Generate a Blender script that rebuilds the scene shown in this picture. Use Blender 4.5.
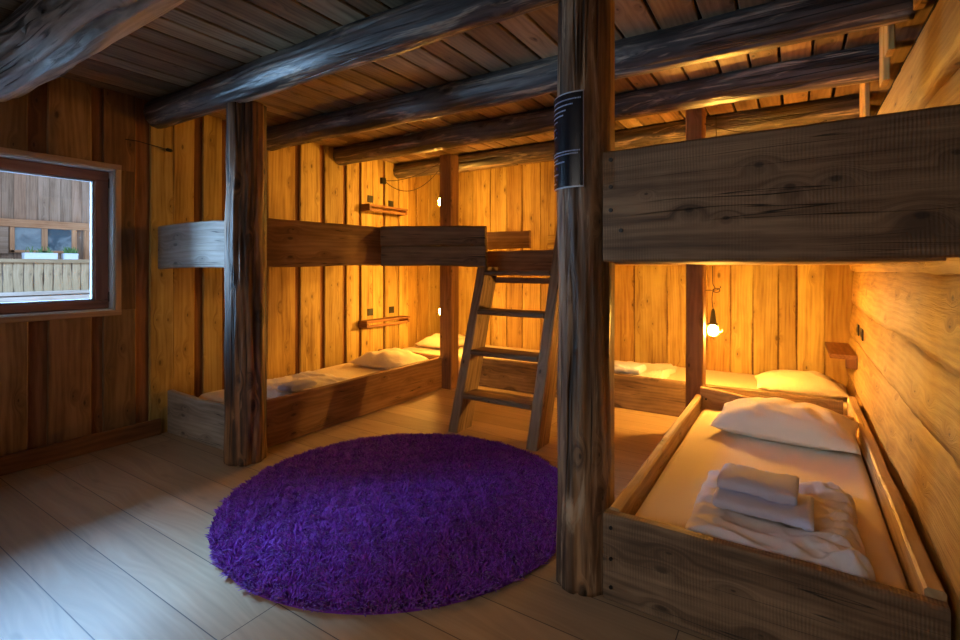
import bpy, bmesh, math, random
import numpy as np
from mathutils import Vector, noise as mn

for o in list(bpy.data.objects):
    bpy.data.objects.remove(o, do_unlink=True)
SC = bpy.context.scene
COL = SC.collection

# ------------------------------------------------------------------ camera
cam_d = bpy.data.cameras.new('camera')
cam = bpy.data.objects.new('camera', cam_d)
COL.objects.link(cam)
cam_d.sensor_width = 36.0
cam_d.lens = 490.0 / 960.0 * 36.0
cam_d.shift_y = -(320 - 267) / 960.0
cam_d.clip_start = 0.02
cam.location = (0, 0, 1.3)
cam.rotation_euler = (math.radians(90), 0, math.atan(315 / 490.0))
SC.camera = cam

# ------------------------------------------------------------------ world, exposure
w = bpy.data.worlds.new('overcast_sky')
SC.world = w
w.use_nodes = True
bg = w.node_tree.nodes['Background']
bg.inputs[0].default_value = (0.82, 0.88, 1.0, 1)
bg.inputs[1].default_value = 0.9
SC.view_settings.view_transform = 'Standard'
SC.view_settings.look = 'None'
SC.view_settings.gamma = 1
SC.view_settings.use_curve_mapping = False
SC.view_settings.exposure = 0.15


def area(name, loc, target, sx, sy, power, col):
    d = bpy.data.lights.new(name, 'AREA')
    d.shape = 'RECTANGLE'
    d.size = sx
    d.size_y = sy
    d.energy = power
    d.color = col
    o = bpy.data.objects.new(name, d)
    COL.objects.link(o)
    o.location = loc
    o.rotation_euler = (Vector(target) - Vector(loc)).to_track_quat('-Z', 'Y').to_euler()
    return o


# daylight: sky above the lane outside the left window; last, a warm fill added outside the window behind the camera
area('daylight_left_window', (-6.5, 0.75, 4.75), (-4.0, 0.9, 1.5), 3.4, 2.6, 8500, (0.27, 0.56, 1.0))
area('daylight_lane', (-6.8, -1.9, 1.5), (-4.17, 0.6, 1.6), 3.4, 3.0, 2400, (0.36, 0.64, 1.0))
area('front_window_fill', (-1.6, -2.2, 2.6), (-1.0, 1.5, 0.7), 2.6, 1.6, 110, (1.0, 0.90, 0.80))

LAMP_STRENGTH = 1750
LAMP_COL = (1.0, 0.475, 0.075)


# ------------------------------------------------------------------ materials
class NT:
    def __init__(s, name):
        s.m = bpy.data.materials.new(name)
        s.m.use_nodes = True
        s.t = s.m.node_tree
        s.t.nodes.clear()
        s.out = s.n('ShaderNodeOutputMaterial')
        s.b = s.n('ShaderNodeBsdfPrincipled')
        s.l(s.b.outputs[0], s.out.inputs[0])

    def n(s, kind, **kw):
        nd = s.t.nodes.new(kind)
        for k, v in kw.items():
            setattr(nd, k, v)
        return nd

    def l(s, a, b):
        s.t.links.new(a, b)

    def setin(s, sock, v):
        if hasattr(v, 'is_output') or isinstance(v, bpy.types.NodeSocket):
            s.l(v, sock)
        elif isinstance(v, (tuple, list)) and len(v) == 3 and sock.type == 'RGBA':
            sock.default_value = (*v, 1)
        else:
            sock.default_value = v

    def math(s, op, a, b=0.0, c=None, clamp=False):
        nd = s.n('ShaderNodeMath', operation=op, use_clamp=clamp)
        s.setin(nd.inputs[0], a)
        s.setin(nd.inputs[1], b)
        if c is not None:
            s.setin(nd.inputs[2], c)
        return nd.outputs[0]

    def mix(s, f, a, b, blend='MIX'):
        nd = s.n('ShaderNodeMix', data_type='RGBA', blend_type=blend)
        s.setin(nd.inputs[0], f)
        s.setin(nd.inputs[6], a)
        s.setin(nd.inputs[7], b)
        return nd.outputs[2]

    def comb(s, x, y, z):
        nd = s.n('ShaderNodeCombineXYZ')
        for i, v in enumerate((x, y, z)):
            s.setin(nd.inputs[i], v)
        return nd.outputs[0]

    def noise(s, vec, scale=1.0, detail=4.0, rough=0.55, dist=0.0):
        nd = s.n('ShaderNodeTexNoise')
        s.l(vec, nd.inputs['Vector'])
        nd.inputs['Scale'].default_value = scale
        nd.inputs['Detail'].default_value = detail
        nd.inputs['Roughness'].default_value = rough
        nd.inputs['Distortion'].default_value = dist
        return nd.outputs[0]

    def ramp(s, f, stops):
        nd = s.n('ShaderNodeValToRGB')
        s.l(f, nd.inputs[0])
        el = nd.color_ramp.elements
        while len(el) < len(stops):
            el.new(0.5)
        for e, (p, c) in zip(el, stops):
            e.position = p
            e.color = (*c, 1) if len(c) == 3 else c
        return nd.outputs[0]

    def smooth(s, v, a, b):
        nd = s.n('ShaderNodeMapRange', interpolation_type='SMOOTHSTEP')
        s.setin(nd.inputs[0], v)
        nd.inputs[1].default_value = a
        nd.inputs[2].default_value = b
        return nd.outputs[0]

    def bump(s, h, strength=0.3, dist=0.01):
        nd = s.n('ShaderNodeBump')
        nd.inputs['Strength'].default_value = strength
        nd.inputs['Distance'].default_value = dist
        s.l(h, nd.inputs['Height'])
        s.l(nd.outputs[0], s.b.inputs['Normal'])


def wood(name, dark, mid, light, alt=None, var=0.35, knots=0.5, rough=0.6, bump=0.35,
         saw=0.0, cracks=0.0, streak=12.0, patch=0.0, patch_col=(0.4, 0.35, 0.3), spec=0.4, knotcol=None, spots=()):
    k = NT(name)
    tc = k.n('ShaderNodeTexCoord')
    geo = k.n('ShaderNodeNewGeometry')
    rnd = geo.outputs['Random Per Island']
    sp = k.n('ShaderNodeSeparateXYZ')
    k.l(tc.outputs['UV'], sp.inputs[0])
    U = k.math('ADD', sp.outputs[0], k.math('MULTIPLY', rnd, 37.0))
    V = k.math('ADD', sp.outputs[1], k.math('MULTIPLY', rnd, 11.0))
    # knots
    vo = k.n('ShaderNodeTexVoronoi', voronoi_dimensions='2D')
    vo.inputs['Scale'].default_value = 1.0
    k.l(k.comb(k.math('MULTIPLY', U, 3.2), k.math('MULTIPLY', V, 7.5), 0.0), vo.inputs['Vector'])
    d = vo.outputs['Distance']
    sc = k.n('ShaderNodeSeparateColor')
    k.l(vo.outputs['Color'], sc.inputs[0])
    sel = k.math('GREATER_THAN', sc.outputs[0], 1.0 - knots)
    near = k.math('MULTIPLY', sel, k.math('SUBTRACT', 1.0, k.smooth(d, 0.0, 0.32)))
    dk = k.math('MULTIPLY', d, k.math('MULTIPLY_ADD', sc.outputs[1], 2.2, 0.9))
    km = k.math('MULTIPLY', sel, k.math('SUBTRACT', 1.0, k.smooth(dk, 0.04, 0.11)))
    for (su, sv, sr) in spots:
        du = k.math('MULTIPLY', k.math('SUBTRACT', sp.outputs[0], su), 0.62)
        dv = k.math('SUBTRACT', sp.outputs[1], sv)
        dd = k.math('SQRT', k.math('ADD', k.math('MULTIPLY', du, du), k.math('MULTIPLY', dv, dv)))
        near = k.math('MAXIMUM', near, k.math('SUBTRACT', 1.0, k.smooth(dd, sr * 0.5, sr * 4.5)))
        km = k.math('MAXIMUM', km, k.math('SUBTRACT', 1.0, k.smooth(dd, sr * 0.45, sr)))
    # grain
    Vd = k.math('ADD', V, k.math('MULTIPLY', near, 0.05))
    g1 = k.noise(k.comb(k.math('MULTIPLY', U, 0.9), k.math('MULTIPLY', Vd, streak), rnd), 1.0, 5, 0.6, 0.4)
    g2 = k.noise(k.comb(k.math('MULTIPLY', U, 5.0), k.math('MULTIPLY', Vd, 130.0), 0.0), 1.0, 2, 0.6)
    big = k.noise(k.comb(k.math('MULTIPLY', U, 2.2), k.math('MULTIPLY', V, 5.0), 3.0), 1.0, 3, 0.6)
    ph = k.math('ADD', k.math('MULTIPLY', Vd, 190.0), k.math('MULTIPLY', k.noise(
        k.comb(k.math('MULTIPLY', U, 0.7), k.math('MULTIPLY', Vd, 3.0), 7.0), 1.0, 2), 34.0))
    ring = k.math('MULTIPLY_ADD', k.math('SINE', ph), 0.5, 0.5)
    f = k.math('ADD', k.math('MULTIPLY', g1, 0.75), k.math('MULTIPLY', big, 0.35))
    f = k.math('ADD', f, k.math('MULTIPLY', ring, -0.07))
    f = k.math('ADD', f, k.math('MULTIPLY', g2, 0.12))
    c = k.ramp(f, [(0.39, dark), (0.54, mid), (0.70, light)])
    if patch > 0:
        pm = k.smooth(k.noise(k.comb(k.math('MULTIPLY', U, 1.6), k.math('MULTIPLY', V, 13.0), 5.0), 1.0, 5, 0.65, 0.6),
                      0.66 - patch * 0.3, 0.74 - patch * 0.2)
        c = k.mix(pm, c, patch_col)
    if alt:
        r2 = k.math('FRACT', k.math('MULTIPLY', rnd, 7.13))
        c = k.mix(k.smooth(r2, 0.35, 1.0), c, k.mix(0.85, c, alt, 'MULTIPLY'))
    r3 = k.math('FRACT', k.math('MULTIPLY', rnd, 17.7))
    gain = k.math('MULTIPLY_ADD', r3, var, 1.0 - var * 0.5)
    gg = k.n('ShaderNodeCombineColor')
    for i in range(3):
        k.l(gain, gg.inputs[i])
    c = k.mix(1.0, c, gg.outputs[0], 'MULTIPLY')
    kc = knotcol or tuple(x * 0.35 for x in dark)
    c = k.mix(k.math('MULTIPLY', near, 0.35), c, tuple(x * 0.8 for x in dark))
    c = k.mix(k.math('MULTIPLY', km, 0.75), c, kc)
    h = k.math('ADD', k.math('MULTIPLY', g1, 0.5), k.math('MULTIPLY', g2, 0.35))
    if saw > 0:
        sw = k.math('MULTIPLY_ADD', k.math('SINE', k.math('ADD', k.math('MULTIPLY', U, 620.0), k.math('MULTIPLY', k.noise(
            k.comb(k.math('MULTIPLY', U, 3.0), k.math('MULTIPLY', V, 2.0), 0.0)), 16.0))), 0.5, 0.5)
        sm = k.math('MULTIPLY', sw, k.smooth(k.noise(k.comb(k.math('MULTIPLY', U, 5.0), k.math('MULTIPLY', V, 6.0), 9.0), 1, 3), 0.35, 0.6))
        c = k.mix(k.math('MULTIPLY', sm, saw), c, dark)
        h = k.math('SUBTRACT', h, k.math('MULTIPLY', sm, 0.4 * saw))
    if cracks > 0:
        cn = k.noise(k.comb(k.math('MULTIPLY', U, 0.45), k.math('MULTIPLY', V, 13.0), 2.0), 1.0, 3, 0.5, 0.15)
        cm = k.math('SUBTRACT', 1.0, k.smooth(k.math('ABSOLUTE', k.math('SUBTRACT', cn, 0.5)), 0.0, 0.018 * cracks))
        gate = k.smooth(k.noise(k.comb(k.math('MULTIPLY', U, 1.3), k.math('MULTIPLY', V, 4.0), 12.0), 1, 2), 0.46, 0.56)
        cm = k.math('MULTIPLY', cm, gate)
        c = k.mix(k.math('MULTIPLY', cm, 0.9), c, (0.006, 0.004, 0.003))
        h = k.math('SUBTRACT', h, k.math('MULTIPLY', cm, 1.2))
    k.l(c, k.b.inputs['Base Color'])
    k.b.inputs['Roughness'].default_value = rough
    k.b.inputs['Specular IOR Level'].default_value = spec
    k.bump(h, bump, 0.012)
    return k.m


def plain(name, col, rough=0.5, metal=0.0, nz=0.0, scale=60, bump=0.0, bscale=200, sheen=0.0):
    k = NT(name)
    tc = k.n('ShaderNodeTexCoord')
    n1 = k.noise(tc.outputs['Object'], scale, 3)
    c = k.mix(k.math('MULTIPLY', n1, nz * 2), col, tuple(x * 0.5 for x in col))
    k.l(c, k.b.inputs['Base Color'])
    k.b.inputs['Roughness'].default_value = rough
    k.b.inputs['Metallic'].default_value = metal
    if sheen:
        k.b.inputs['Sheen Weight'].default_value = sheen
    if bump:
        k.bump(k.noise(tc.outputs['Object'], bscale, 4), bump, 0.004)
    return k.m


def cloth(name, col, weave=900, bump=0.15, fold=0.0):
    k = NT(name)
    tc = k.n('ShaderNodeTexCoord')
    n1 = k.noise(tc.outputs['Object'], 4, 3)
    c = k.mix(k.math('MULTIPLY', n1, 0.3), col, tuple(x * 0.8 for x in col))
    k.l(c, k.b.inputs['Base Color'])
    k.b.inputs['Roughness'].default_value = 0.9
    k.b.inputs['Specular IOR Level'].default_value = 0.2
    k.b.inputs['Sheen Weight'].default_value = 0.15
    h = k.math('ADD', k.math('MULTIPLY', k.noise(tc.outputs['Object'], weave, 2), 0.25),
               k.math('MULTIPLY', k.noise(tc.outputs['Object'], 9, 5, 0.6, 1.2), fold))
    k.bump(h, bump, 0.02)
    return k.m


M = {}
M['wall'] = wood('amber_pine', (0.24, 0.135, 0.032), (0.45, 0.30, 0.08), (0.60, 0.44, 0.14), alt=(0.85, 0.70, 0.52), var=0.4, knots=0.55, streak=14)
M['wall_strip'] = wood('red_brown_strip', (0.12, 0.045, 0.014), (0.22, 0.088, 0.028), (0.32, 0.14, 0.05), var=0.5, knots=0.2)
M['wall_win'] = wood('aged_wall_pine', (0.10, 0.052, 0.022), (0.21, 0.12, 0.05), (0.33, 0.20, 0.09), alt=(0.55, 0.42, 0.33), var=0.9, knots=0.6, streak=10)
M['hewn'] = wood('hewn_spruce', (0.30, 0.17, 0.050), (0.50, 0.305, 0.085), (0.64, 0.43, 0.14), var=0.2, knots=0.5, streak=7, bump=0.9, saw=0.0)
M['ceil'] = wood('ceiling_pine', (0.12, 0.075, 0.038), (0.27, 0.185, 0.10), (0.40, 0.29, 0.17), alt=(0.75, 0.62, 0.5), var=0.6, knots=0.5, streak=10)
M['beam'] = wood('dark_old_log', (0.014, 0.012, 0.012), (0.055, 0.045, 0.040), (0.16, 0.13, 0.11), var=0.1, knots=0.35, rough=0.42,
                 cracks=1.3, streak=7, patch=0.45, patch_col=(0.46, 0.36, 0.26), bump=0.6, spec=0.6)
M['greylog'] = wood('weathered_grey_log', (0.10, 0.10, 0.10), (0.38, 0.365, 0.35), (0.62, 0.60, 0.57), var=0.1, knots=0.3, rough=0.5,
                    cracks=1.8, streak=6, patch=0.3, patch_col=(0.50, 0.46, 0.42), bump=1.0, spec=0.5)
M['post'] = wood('barky_log', (0.022, 0.013, 0.008), (0.13, 0.072, 0.038), (0.36, 0.215, 0.11), var=0.1, knots=0.6, rough=0.5,
                 cracks=2.6, streak=11, patch=0.42, patch_col=(0.42, 0.30, 0.19), bump=0.8, spec=0.5)
M['darkpost'] = wood('dark_barky_log', (0.010, 0.006, 0.004), (0.075, 0.036, 0.016), (0.34, 0.165, 0.065), var=0.1, knots=0.6, rough=0.6,
                     cracks=3.0, streak=13, patch=0.12, patch_col=(0.34, 0.19, 0.09), bump=0.9, spec=0.5)
M['sqpost'] = wood('planed_post', (0.14, 0.065, 0.025), (0.25, 0.125, 0.05), (0.36, 0.19, 0.08), var=0.1, knots=0.7, rough=0.6)
M['rail'] = wood('reddish_board', (0.12, 0.055, 0.024), (0.24, 0.12, 0.055), (0.36, 0.20, 0.10), var=0.25, knots=0.5, cracks=0.5, streak=8)
M['oldboard'] = wood('old_sawn_board', (0.075, 0.046, 0.025), (0.20, 0.125, 0.07), (0.34, 0.225, 0.13), var=0.1, knots=0.6, saw=0.45,
                     cracks=0.6, streak=9, bump=0.5)
M['slab'] = wood('smoky_slab', (0.085, 0.048, 0.023), (0.19, 0.115, 0.058), (0.28, 0.18, 0.095), var=0.2, knots=0.4, cracks=0.8, streak=8)
M['bigboard'] = wood('knotty_sawn_board', (0.070, 0.040, 0.020), (0.20, 0.118, 0.060), (0.34, 0.215, 0.115), var=0.1, knots=0.0, saw=0.35,
                     cracks=0.5, streak=12, bump=0.5, spots=[(0.531, 0.588, 0.012), (0.618, 0.669, 0.014), (0.739, 0.655, 0.013), (0.314, 0.723, 0.012), (0.433, 0.758, 0.009), (0.939, 0.782, 0.016), (1.013, 0.61, 0.01), (0.165, 0.654, 0.006)])
M['paleboard'] = wood('weathered_pale_board', (0.17, 0.135, 0.105), (0.32, 0.265, 0.21), (0.46, 0.39, 0.32), var=0.1, knots=0.5, cracks=0.6, streak=8)
M['bedpine'] = wood('bed_pine', (0.28, 0.17, 0.075), (0.46, 0.30, 0.14), (0.60, 0.42, 0.22), var=0.2, knots=0.4, streak=9, cracks=0.4)
M['ladder'] = wood('ladder_wood', (0.10, 0.065, 0.04), (0.24, 0.155, 0.09), (0.38, 0.26, 0.16), var=0.2, knots=0.6, cracks=0.5)
M['shelf'] = wood('shelf_wood', (0.12, 0.05, 0.018), (0.23, 0.10, 0.035), (0.33, 0.16, 0.06), var=0.1, knots=0.2)
M['sash'] = wood('red_brown_sash', (0.20, 0.09, 0.06), (0.30, 0.14, 0.095), (0.38, 0.19, 0.13), var=0.1, knots=0.0, rough=0.4, bump=0.1)
M['casing'] = wood('window_casing', (0.30, 0.17, 0.09), (0.42, 0.26, 0.15), (0.52, 0.35, 0.22), var=0.1, knots=0.1)
M['bead'] = plain('glazing_bead', (0.30, 0.32, 0.34), 0.6)
M['jamb'] = plain('painted_jamb', (0.55, 0.56, 0.54), 0.6)
M['siding'] = wood('neighbour_siding', (0.20, 0.15, 0.12), (0.32, 0.25, 0.20), (0.42, 0.34, 0.29), alt=(0.9, 0.8, 0.75), var=0.35, knots=0.1)
M['balcony'] = wood('balcony_wood', (0.17, 0.11, 0.06), (0.30, 0.20, 0.11), (0.40, 0.28, 0.17), alt=(0.75, 0.75, 0.8), var=0.4, knots=0.2)
M['fbeam'] = wood('facade_beam', (0.34, 0.18, 0.10), (0.50, 0.30, 0.18), (0.6, 0.4, 0.26), var=0.2, knots=0.1)
M['black'] = plain('black_metal', (0.012, 0.011, 0.010), 0.45, 0.4)
M['rubber'] = plain('dark_green_plastic', (0.018, 0.022, 0.014), 0.5)
M['cord'] = plain('brown_cord', (0.03, 0.014, 0.008), 0.6)
M['brass'] = plain('cage_metal', (0.45, 0.33, 0.14), 0.35, 0.8)
M['plate'] = plain('black_switch_plate', (0.022, 0.02, 0.018), 0.35)
M['sheet'] = cloth('cream_sheet', (0.80, 0.67, 0.47), 900, 0.3, 0.7)
M['pillow'] = cloth('pillow_cotton', (0.82, 0.69, 0.49), 900, 0.45, 0.8)
M['duvet'] = cloth('duvet_cotton', (0.85, 0.77, 0.72), 900, 0.5, 0.9)
M['towel'] = cloth('terry_towel', (0.76, 0.78, 1.0), 260, 1.0, 0.2)
M['planter'] = plain('white_planter', (0.50, 0.54, 0.60), 0.5)
M['leaf'] = plain('leaf_green', (0.10, 0.22, 0.06), 0.6, 0, 0.4, 30)
M['silver'] = plain('sign_edge', (0.45, 0.48, 0.55), 0.4, 0.3)
M['signface'] = plain('sign_face', (0.006, 0.008, 0.014), 0.25)
M['signtext'] = plain('sign_lettering', (0.35, 0.42, 0.60), 0.5)
M['signblue'] = plain('sign_blue', (0.03, 0.08, 0.50), 0.4)
M['void'] = plain('dark_backing', (0.02, 0.012, 0.008), 0.9)


def floor_mat():
    k = NT('pale_oak_floor')
    tc = k.n('ShaderNodeTexCoord')
    br = k.n('ShaderNodeTexBrick')
    br.offset = 0.37
    br.offset_frequency = 2
    mp = k.n('ShaderNodeMapping')
    mp.inputs['Location'].default_value = (0.35, -0.02, 0)
    k.l(tc.outputs['Object'], mp.inputs[0])
    k.l(mp.outputs[0], br.inputs['Vector'])
    br.inputs['Scale'].default_value = 1
    br.inputs['Brick Width'].default_value = 3.6
    br.inputs['Row Height'].default_value = 0.23
    br.inputs['Mortar Size'].default_value = 0.0022
    br.inputs['Mortar Smooth'].default_value = 0.2
    br.inputs['Color1'].default_value = (0, 0, 0, 1)
    br.inputs['Color2'].default_value = (1, 1, 1, 1)
    br.inputs['Mortar'].default_value = (0.5, 0.5, 0.5, 1)
    sc = k.n('ShaderNodeSeparateColor')
    k.l(br.outputs['Color'], sc.inputs[0])
    r = sc.outputs[0]
    sp = k.n('ShaderNodeSeparateXYZ')
    k.l(mp.outputs[0], sp.inputs[0])
    V = k.math('ADD', sp.outputs[1], k.math('MULTIPLY', r, 5.0))
    U = sp.outputs[0]
    vo = k.n('ShaderNodeTexVoronoi', voronoi_dimensions='2D')
    vo.inputs['Scale'].default_value = 1.0
    k.l(k.comb(k.math('MULTIPLY', U, 1.1), k.math('MULTIPLY', V, 3.6), 0.0), vo.inputs['Vector'])
    near = k.math('SUBTRACT', 1.0, k.smooth(vo.outputs['Distance'], 0.0, 0.5))
    Vd = k.math('ADD', V, k.math('MULTIPLY', near, 0.06))
    g = k.noise(k.comb(k.math('MULTIPLY', U, 1.0), k.math('MULTIPLY', Vd, 16.0), 1.0), 1, 5, 0.6, 0.5)
    ph = k.math('ADD', k.math('MULTIPLY', Vd, 240.0), k.math('MULTIPLY', k.noise(
        k.comb(k.math('MULTIPLY', U, 0.8), k.math('MULTIPLY', Vd, 4.0), 7.0), 1.0, 3), 40.0))
    ring = k.math('MULTIPLY_ADD', k.math('SINE', ph), 0.5, 0.5)
    f = k.math('ADD', k.math('MULTIPLY', g, 0.8), k.math('MULTIPLY', ring, 0.06))
    c = k.ramp(f, [(0.15, (0.28, 0.19, 0.11)), (0.5, (0.42, 0.29, 0.17)), (0.85, (0.52, 0.42, 0.29))])
    gg = k.n('ShaderNodeCombineColor')
    gain = k.math('MULTIPLY_ADD', r, 0.22, 0.89)
    for i in range(3):
        k.l(gain, gg.inputs[i])
    c = k.mix(1.0, c, gg.outputs[0], 'MULTIPLY')
    kn = k.math('SUBTRACT', 1.0, k.smooth(vo.outputs['Distance'], 0.02, 0.07))
    c = k.mix(k.math('MULTIPLY', kn, 0.25), c, (0.10, 0.07, 0.045))
    c = k.mix(k.math('MULTIPLY', br.outputs['Fac'], 0.85), c, (0.03, 0.022, 0.016))
    k.l(c, k.b.inputs['Base Color'])
    k.l(k.math('MULTIPLY_ADD', g, 0.2, 0.36), k.b.inputs['Roughness'])
    k.b.inputs['Specular IOR Level'].default_value = 0.4
    k.bump(k.math('SUBTRACT', k.math('MULTIPLY', f, 0.2), br.outputs['Fac']), 0.3, 0.006)
    return k.m


def rug_mat():
    k = NT('purple_shag')
    geo = k.n('ShaderNodeNewGeometry')
    tc = k.n('ShaderNodeTexCoord')
    r = geo.outputs['Random Per Island']
    n1 = k.noise(tc.outputs['Object'], 6, 3)
    c = k.mix(r, (0.12, 0.011, 0.26), (0.32, 0.05, 0.60))
    c = k.mix(k.math('MULTIPLY', n1, 0.5), c, (0.05, 0.005, 0.16))
    k.l(c, k.b.inputs['Base Color'])
    k.b.inputs['Roughness'].default_value = 0.75
    k.b.inputs['Sheen Weight'].default_value = 0.2
    k.b.inputs['Specular IOR Level'].default_value = 0.15
    return k.m


def glass_mat():
    k = NT('window_glass')
    tr = k.n('ShaderNodeBsdfTransparent')
    gl = k.n('ShaderNodeBsdfGlossy')
    gl.inputs['Roughness'].default_value = 0.02
    fr = k.n('ShaderNodeFresnel')
    mx = k.n('ShaderNodeMixShader')
    k.l(fr.outputs[0], mx.inputs[0])
    k.l(tr.outputs[0], mx.inputs[1])
    k.l(gl.outputs[0], mx.inputs[2])
    k.l(mx.outputs[0], k.out.inputs[0])
    return k.m


def lamp_mat(mul=1.0):
    k = NT('glowing_bulb')
    e = k.n('ShaderNodeEmission')
    e.inputs[0].default_value = (*LAMP_COL, 1)
    e.inputs[1].default_value = LAMP_STRENGTH * mul
    k.l(e.outputs[0], k.out.inputs[0])
    return k.m


def pane_mat():
    k = NT('reflective_pane')
    tc = k.n('ShaderNodeTexCoord')
    n1 = k.noise(tc.outputs['Object'], 3.0, 4, 0.6, 1.0)
    k.l(k.ramp(n1, [(0.35, (0.08, 0.14, 0.20)), (0.6, (0.30, 0.42, 0.52))]), k.b.inputs['Base Color'])
    k.b.inputs['Roughness'].default_value = 0.08
    return k.m


M['floor'] = floor_mat()
M['rug'] = rug_mat()
M['glass'] = glass_mat()
M['bulb'] = lamp_mat(1.0)
M['bulb_dim'] = lamp_mat(0.65)
M['pane'] = pane_mat()


# ------------------------------------------------------------------ mesh helpers
def NZ(x, y=0.0, z=0.0):
    return mn.noise(Vector((x, y, z)))


class MB:
    """collects swept boards, logs and tubes; one mesh object"""

    def __init__(s):
        s.v = []
        s.f = []
        s.uv = []
        s.mi = []
        s.sm = []

    def rings(s, rings, us, per, smooth=False, mi=0, closed=True, cap=True):
        base = len(s.v)
        k = len(rings[0])
        for r in rings:
            s.v.extend([tuple(p) for p in r])
        for i in range(len(rings) - 1):
            for j in range(k):
                j2 = (j + 1) % k
                s.f.append((base + i * k + j, base + i * k + j2, base + (i + 1) * k + j2, base + (i + 1) * k + j))
                v0, v1 = per[j], per[j + 1]
                s.uv.append(((us[i], v0), (us[i], v1), (us[i + 1], v1), (us[i + 1], v0)))
                s.mi.append(mi)
                s.sm.append(smooth)
        if cap:
            for i, rev in ((0, True), (len(rings) - 1, False)):
                idx = [base + i * k + j for j in range(k)]
                uvs = [(us[i] + 0.3 * (s_ := per[j]) * 0.2, s_) for j in range(k)]
                if rev:
                    idx = idx[::-1]
                    uvs = uvs[::-1]
                s.f.append(tuple(idx))
                s.uv.append(tuple(uvs))
                s.mi.append(mi)
                s.sm.append(False)

    def board(s, p0, p1, wv, w, t, n=None, amp=0.0, seed=0, ch=0.005, w1=None, bow=0.0, freq=2.0, mi=0,
              lo=True, hi=True, tilt0=0.0, tilt1=0.0):
        """board from p0 to p1 (centre line); wv = direction of its width"""
        p0, p1 = Vector(p0), Vector(p1)
        d = p1 - p0
        L = d.length
        dn = d.normalized()
        wv = Vector(wv).normalized()
        tv = dn.cross(wv).normalized()
        if n is None:
            n = max(1, int(L / 0.06)) if amp or bow else 1
        w1 = w if w1 is None else w1
        ch = min(ch, t * 0.4, w * 0.4)
        prof = [(-.5, -.5, 0, 1), (-.5, -.5, 1, 0), (.5, -.5, -1, 0), (.5, -.5, 0, 1), (.5, .5, 0, -1), (.5, .5, -1, 0), (-.5, .5, 1, 0), (-.5, .5, 0, -1)]
        rings = []
        us = []
        for i in range(n + 1):
            q = i / n
            ww = w + (w1 - w) * q
            l = q * L
            e0 = amp * NZ(l * freq, seed * 3.1, 0.5) * 1.6 if lo else 0
            e1 = amp * NZ(l * freq, seed * 3.1 + 50, 0.5) * 1.6 if hi else 0
            e0 += amp * 0.4 * NZ(l * freq * 4, seed * 3.1, 9.5) if lo else 0
            e1 += amp * 0.4 * NZ(l * freq * 4, seed * 3.1 + 50, 9.5) if hi else 0
            bw = bow * math.sin(q * math.pi)
            r = []
            for a, b, ca, cb in prof:
                aa = a * ww + ca * ch + (e0 if a < 0 else e1)
                bb = b * t + cb * ch
                off = (tilt0 * (1 - q) ** 8 if n > 1 else 0) * 0
                r.append(p0 + dn * (l + off) + wv * (aa + bw) + tv * bb)
            rings.append(r)
            us.append(l)
        per = [0]
        for j in range(8):
            a = rings[0][j]
            b = rings[0][(j + 1) % 8]
            per.append(per[-1] + (b - a).length)
        s.rings(rings, us, per, mi=mi)
        return s

    def box(s, x0, x1, y0, y1, z0, z1, ch=0.004, mi=0, grain=None):
        dx, dy, dz = x1 - x0, y1 - y0, z1 - z0
        cx, cy, cz = (x0 + x1) / 2, (y0 + y1) / 2, (z0 + z1) / 2
        g = grain or max(((dx, 'x'), (dy, 'y'), (dz, 'z')))[1]
        if g == 'x':
            s.board((x0, cy, cz), (x1, cy, cz), (0, 0, 1), dz, dy, ch=ch, mi=mi)
        elif g == 'y':
            s.board((cx, y0, cz), (cx, y1, cz), (0, 0, 1), dz, dx, ch=ch, mi=mi)
        else:
            s.board((cx, cy, z0), (cx, cy, z1), (1, 0, 0), dx, dy, ch=ch, mi=mi)
        return s

    def log(s, p0, p1, r0, r1, seed=0, segs=64, n=None, irr=0.06, crack=3, cdepth=0.2, wander=0.02, mi=0, start=0.0, extra=()):
        p0, p1 = Vector(p0), Vector(p1)
        d = p1 - p0
        L = d.length
        dn = d.normalized()
        up = Vector((0, 0, 1)) if abs(dn.z) < 0.9 else Vector((0, 1, 0))
        a = dn.cross(up).normalized()
        b = a.cross(dn).normalized()
        n = n or max(8, int(L / 0.03))
        rnd = random.Random(seed)
        cr = [(rnd.uniform(0, 6.28), rnd.uniform(0, 1), rnd.uniform(0.12, 0.4), rnd.uniform(0.03, 0.06)) for _ in range(crack)]
        cr += list(extra)
        rings = []
        us = []
        for i in range(n + 1):
            q = i / n
            l = q * L
            c = p0 + dn * l + a * (wander * NZ(l * 0.7, seed, 1)) * 2 + b * (wander * NZ(l * 0.7, seed, 7)) * 1.2
            ring = []
            for j in range(segs):
                th = start + 2 * math.pi * j / segs
                ct, st = math.cos(th), math.sin(th)
                r = r0 + (r1 - r0) * q
                k = 1 + irr * NZ(ct * 1.1 + seed, st * 1.1, l * 1.1) + irr * 0.8 * NZ(ct * 2.6, st * 2.6 + seed, l * 2.6) \
                    + irr * 0.45 * NZ(ct * 7, st * 7 + seed, l * 3.0)
                for (t0, q0, ql, cw) in cr:
                    win = max(0, 1 - abs(q - q0) / ql)
                    if win > 0:
                        tt = t0 + 0.28 * NZ(l * 1.6, seed + t0, 3)
                        dd = (th - tt + math.pi) % (2 * math.pi) - math.pi
                        k -= cdepth * min(1, win * 3) * math.exp(-(dd / cw) ** 2)
                ring.append(c + a * (r * k * ct) + b * (r * k * st))
            rings.append(ring)
            us.append(l)
        per = [2 * math.pi * (r0 + r1) * 0.5 * j / segs for j in range(segs + 1)]
        s.rings(rings, us, per, smooth=True, mi=mi)
        return s

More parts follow.
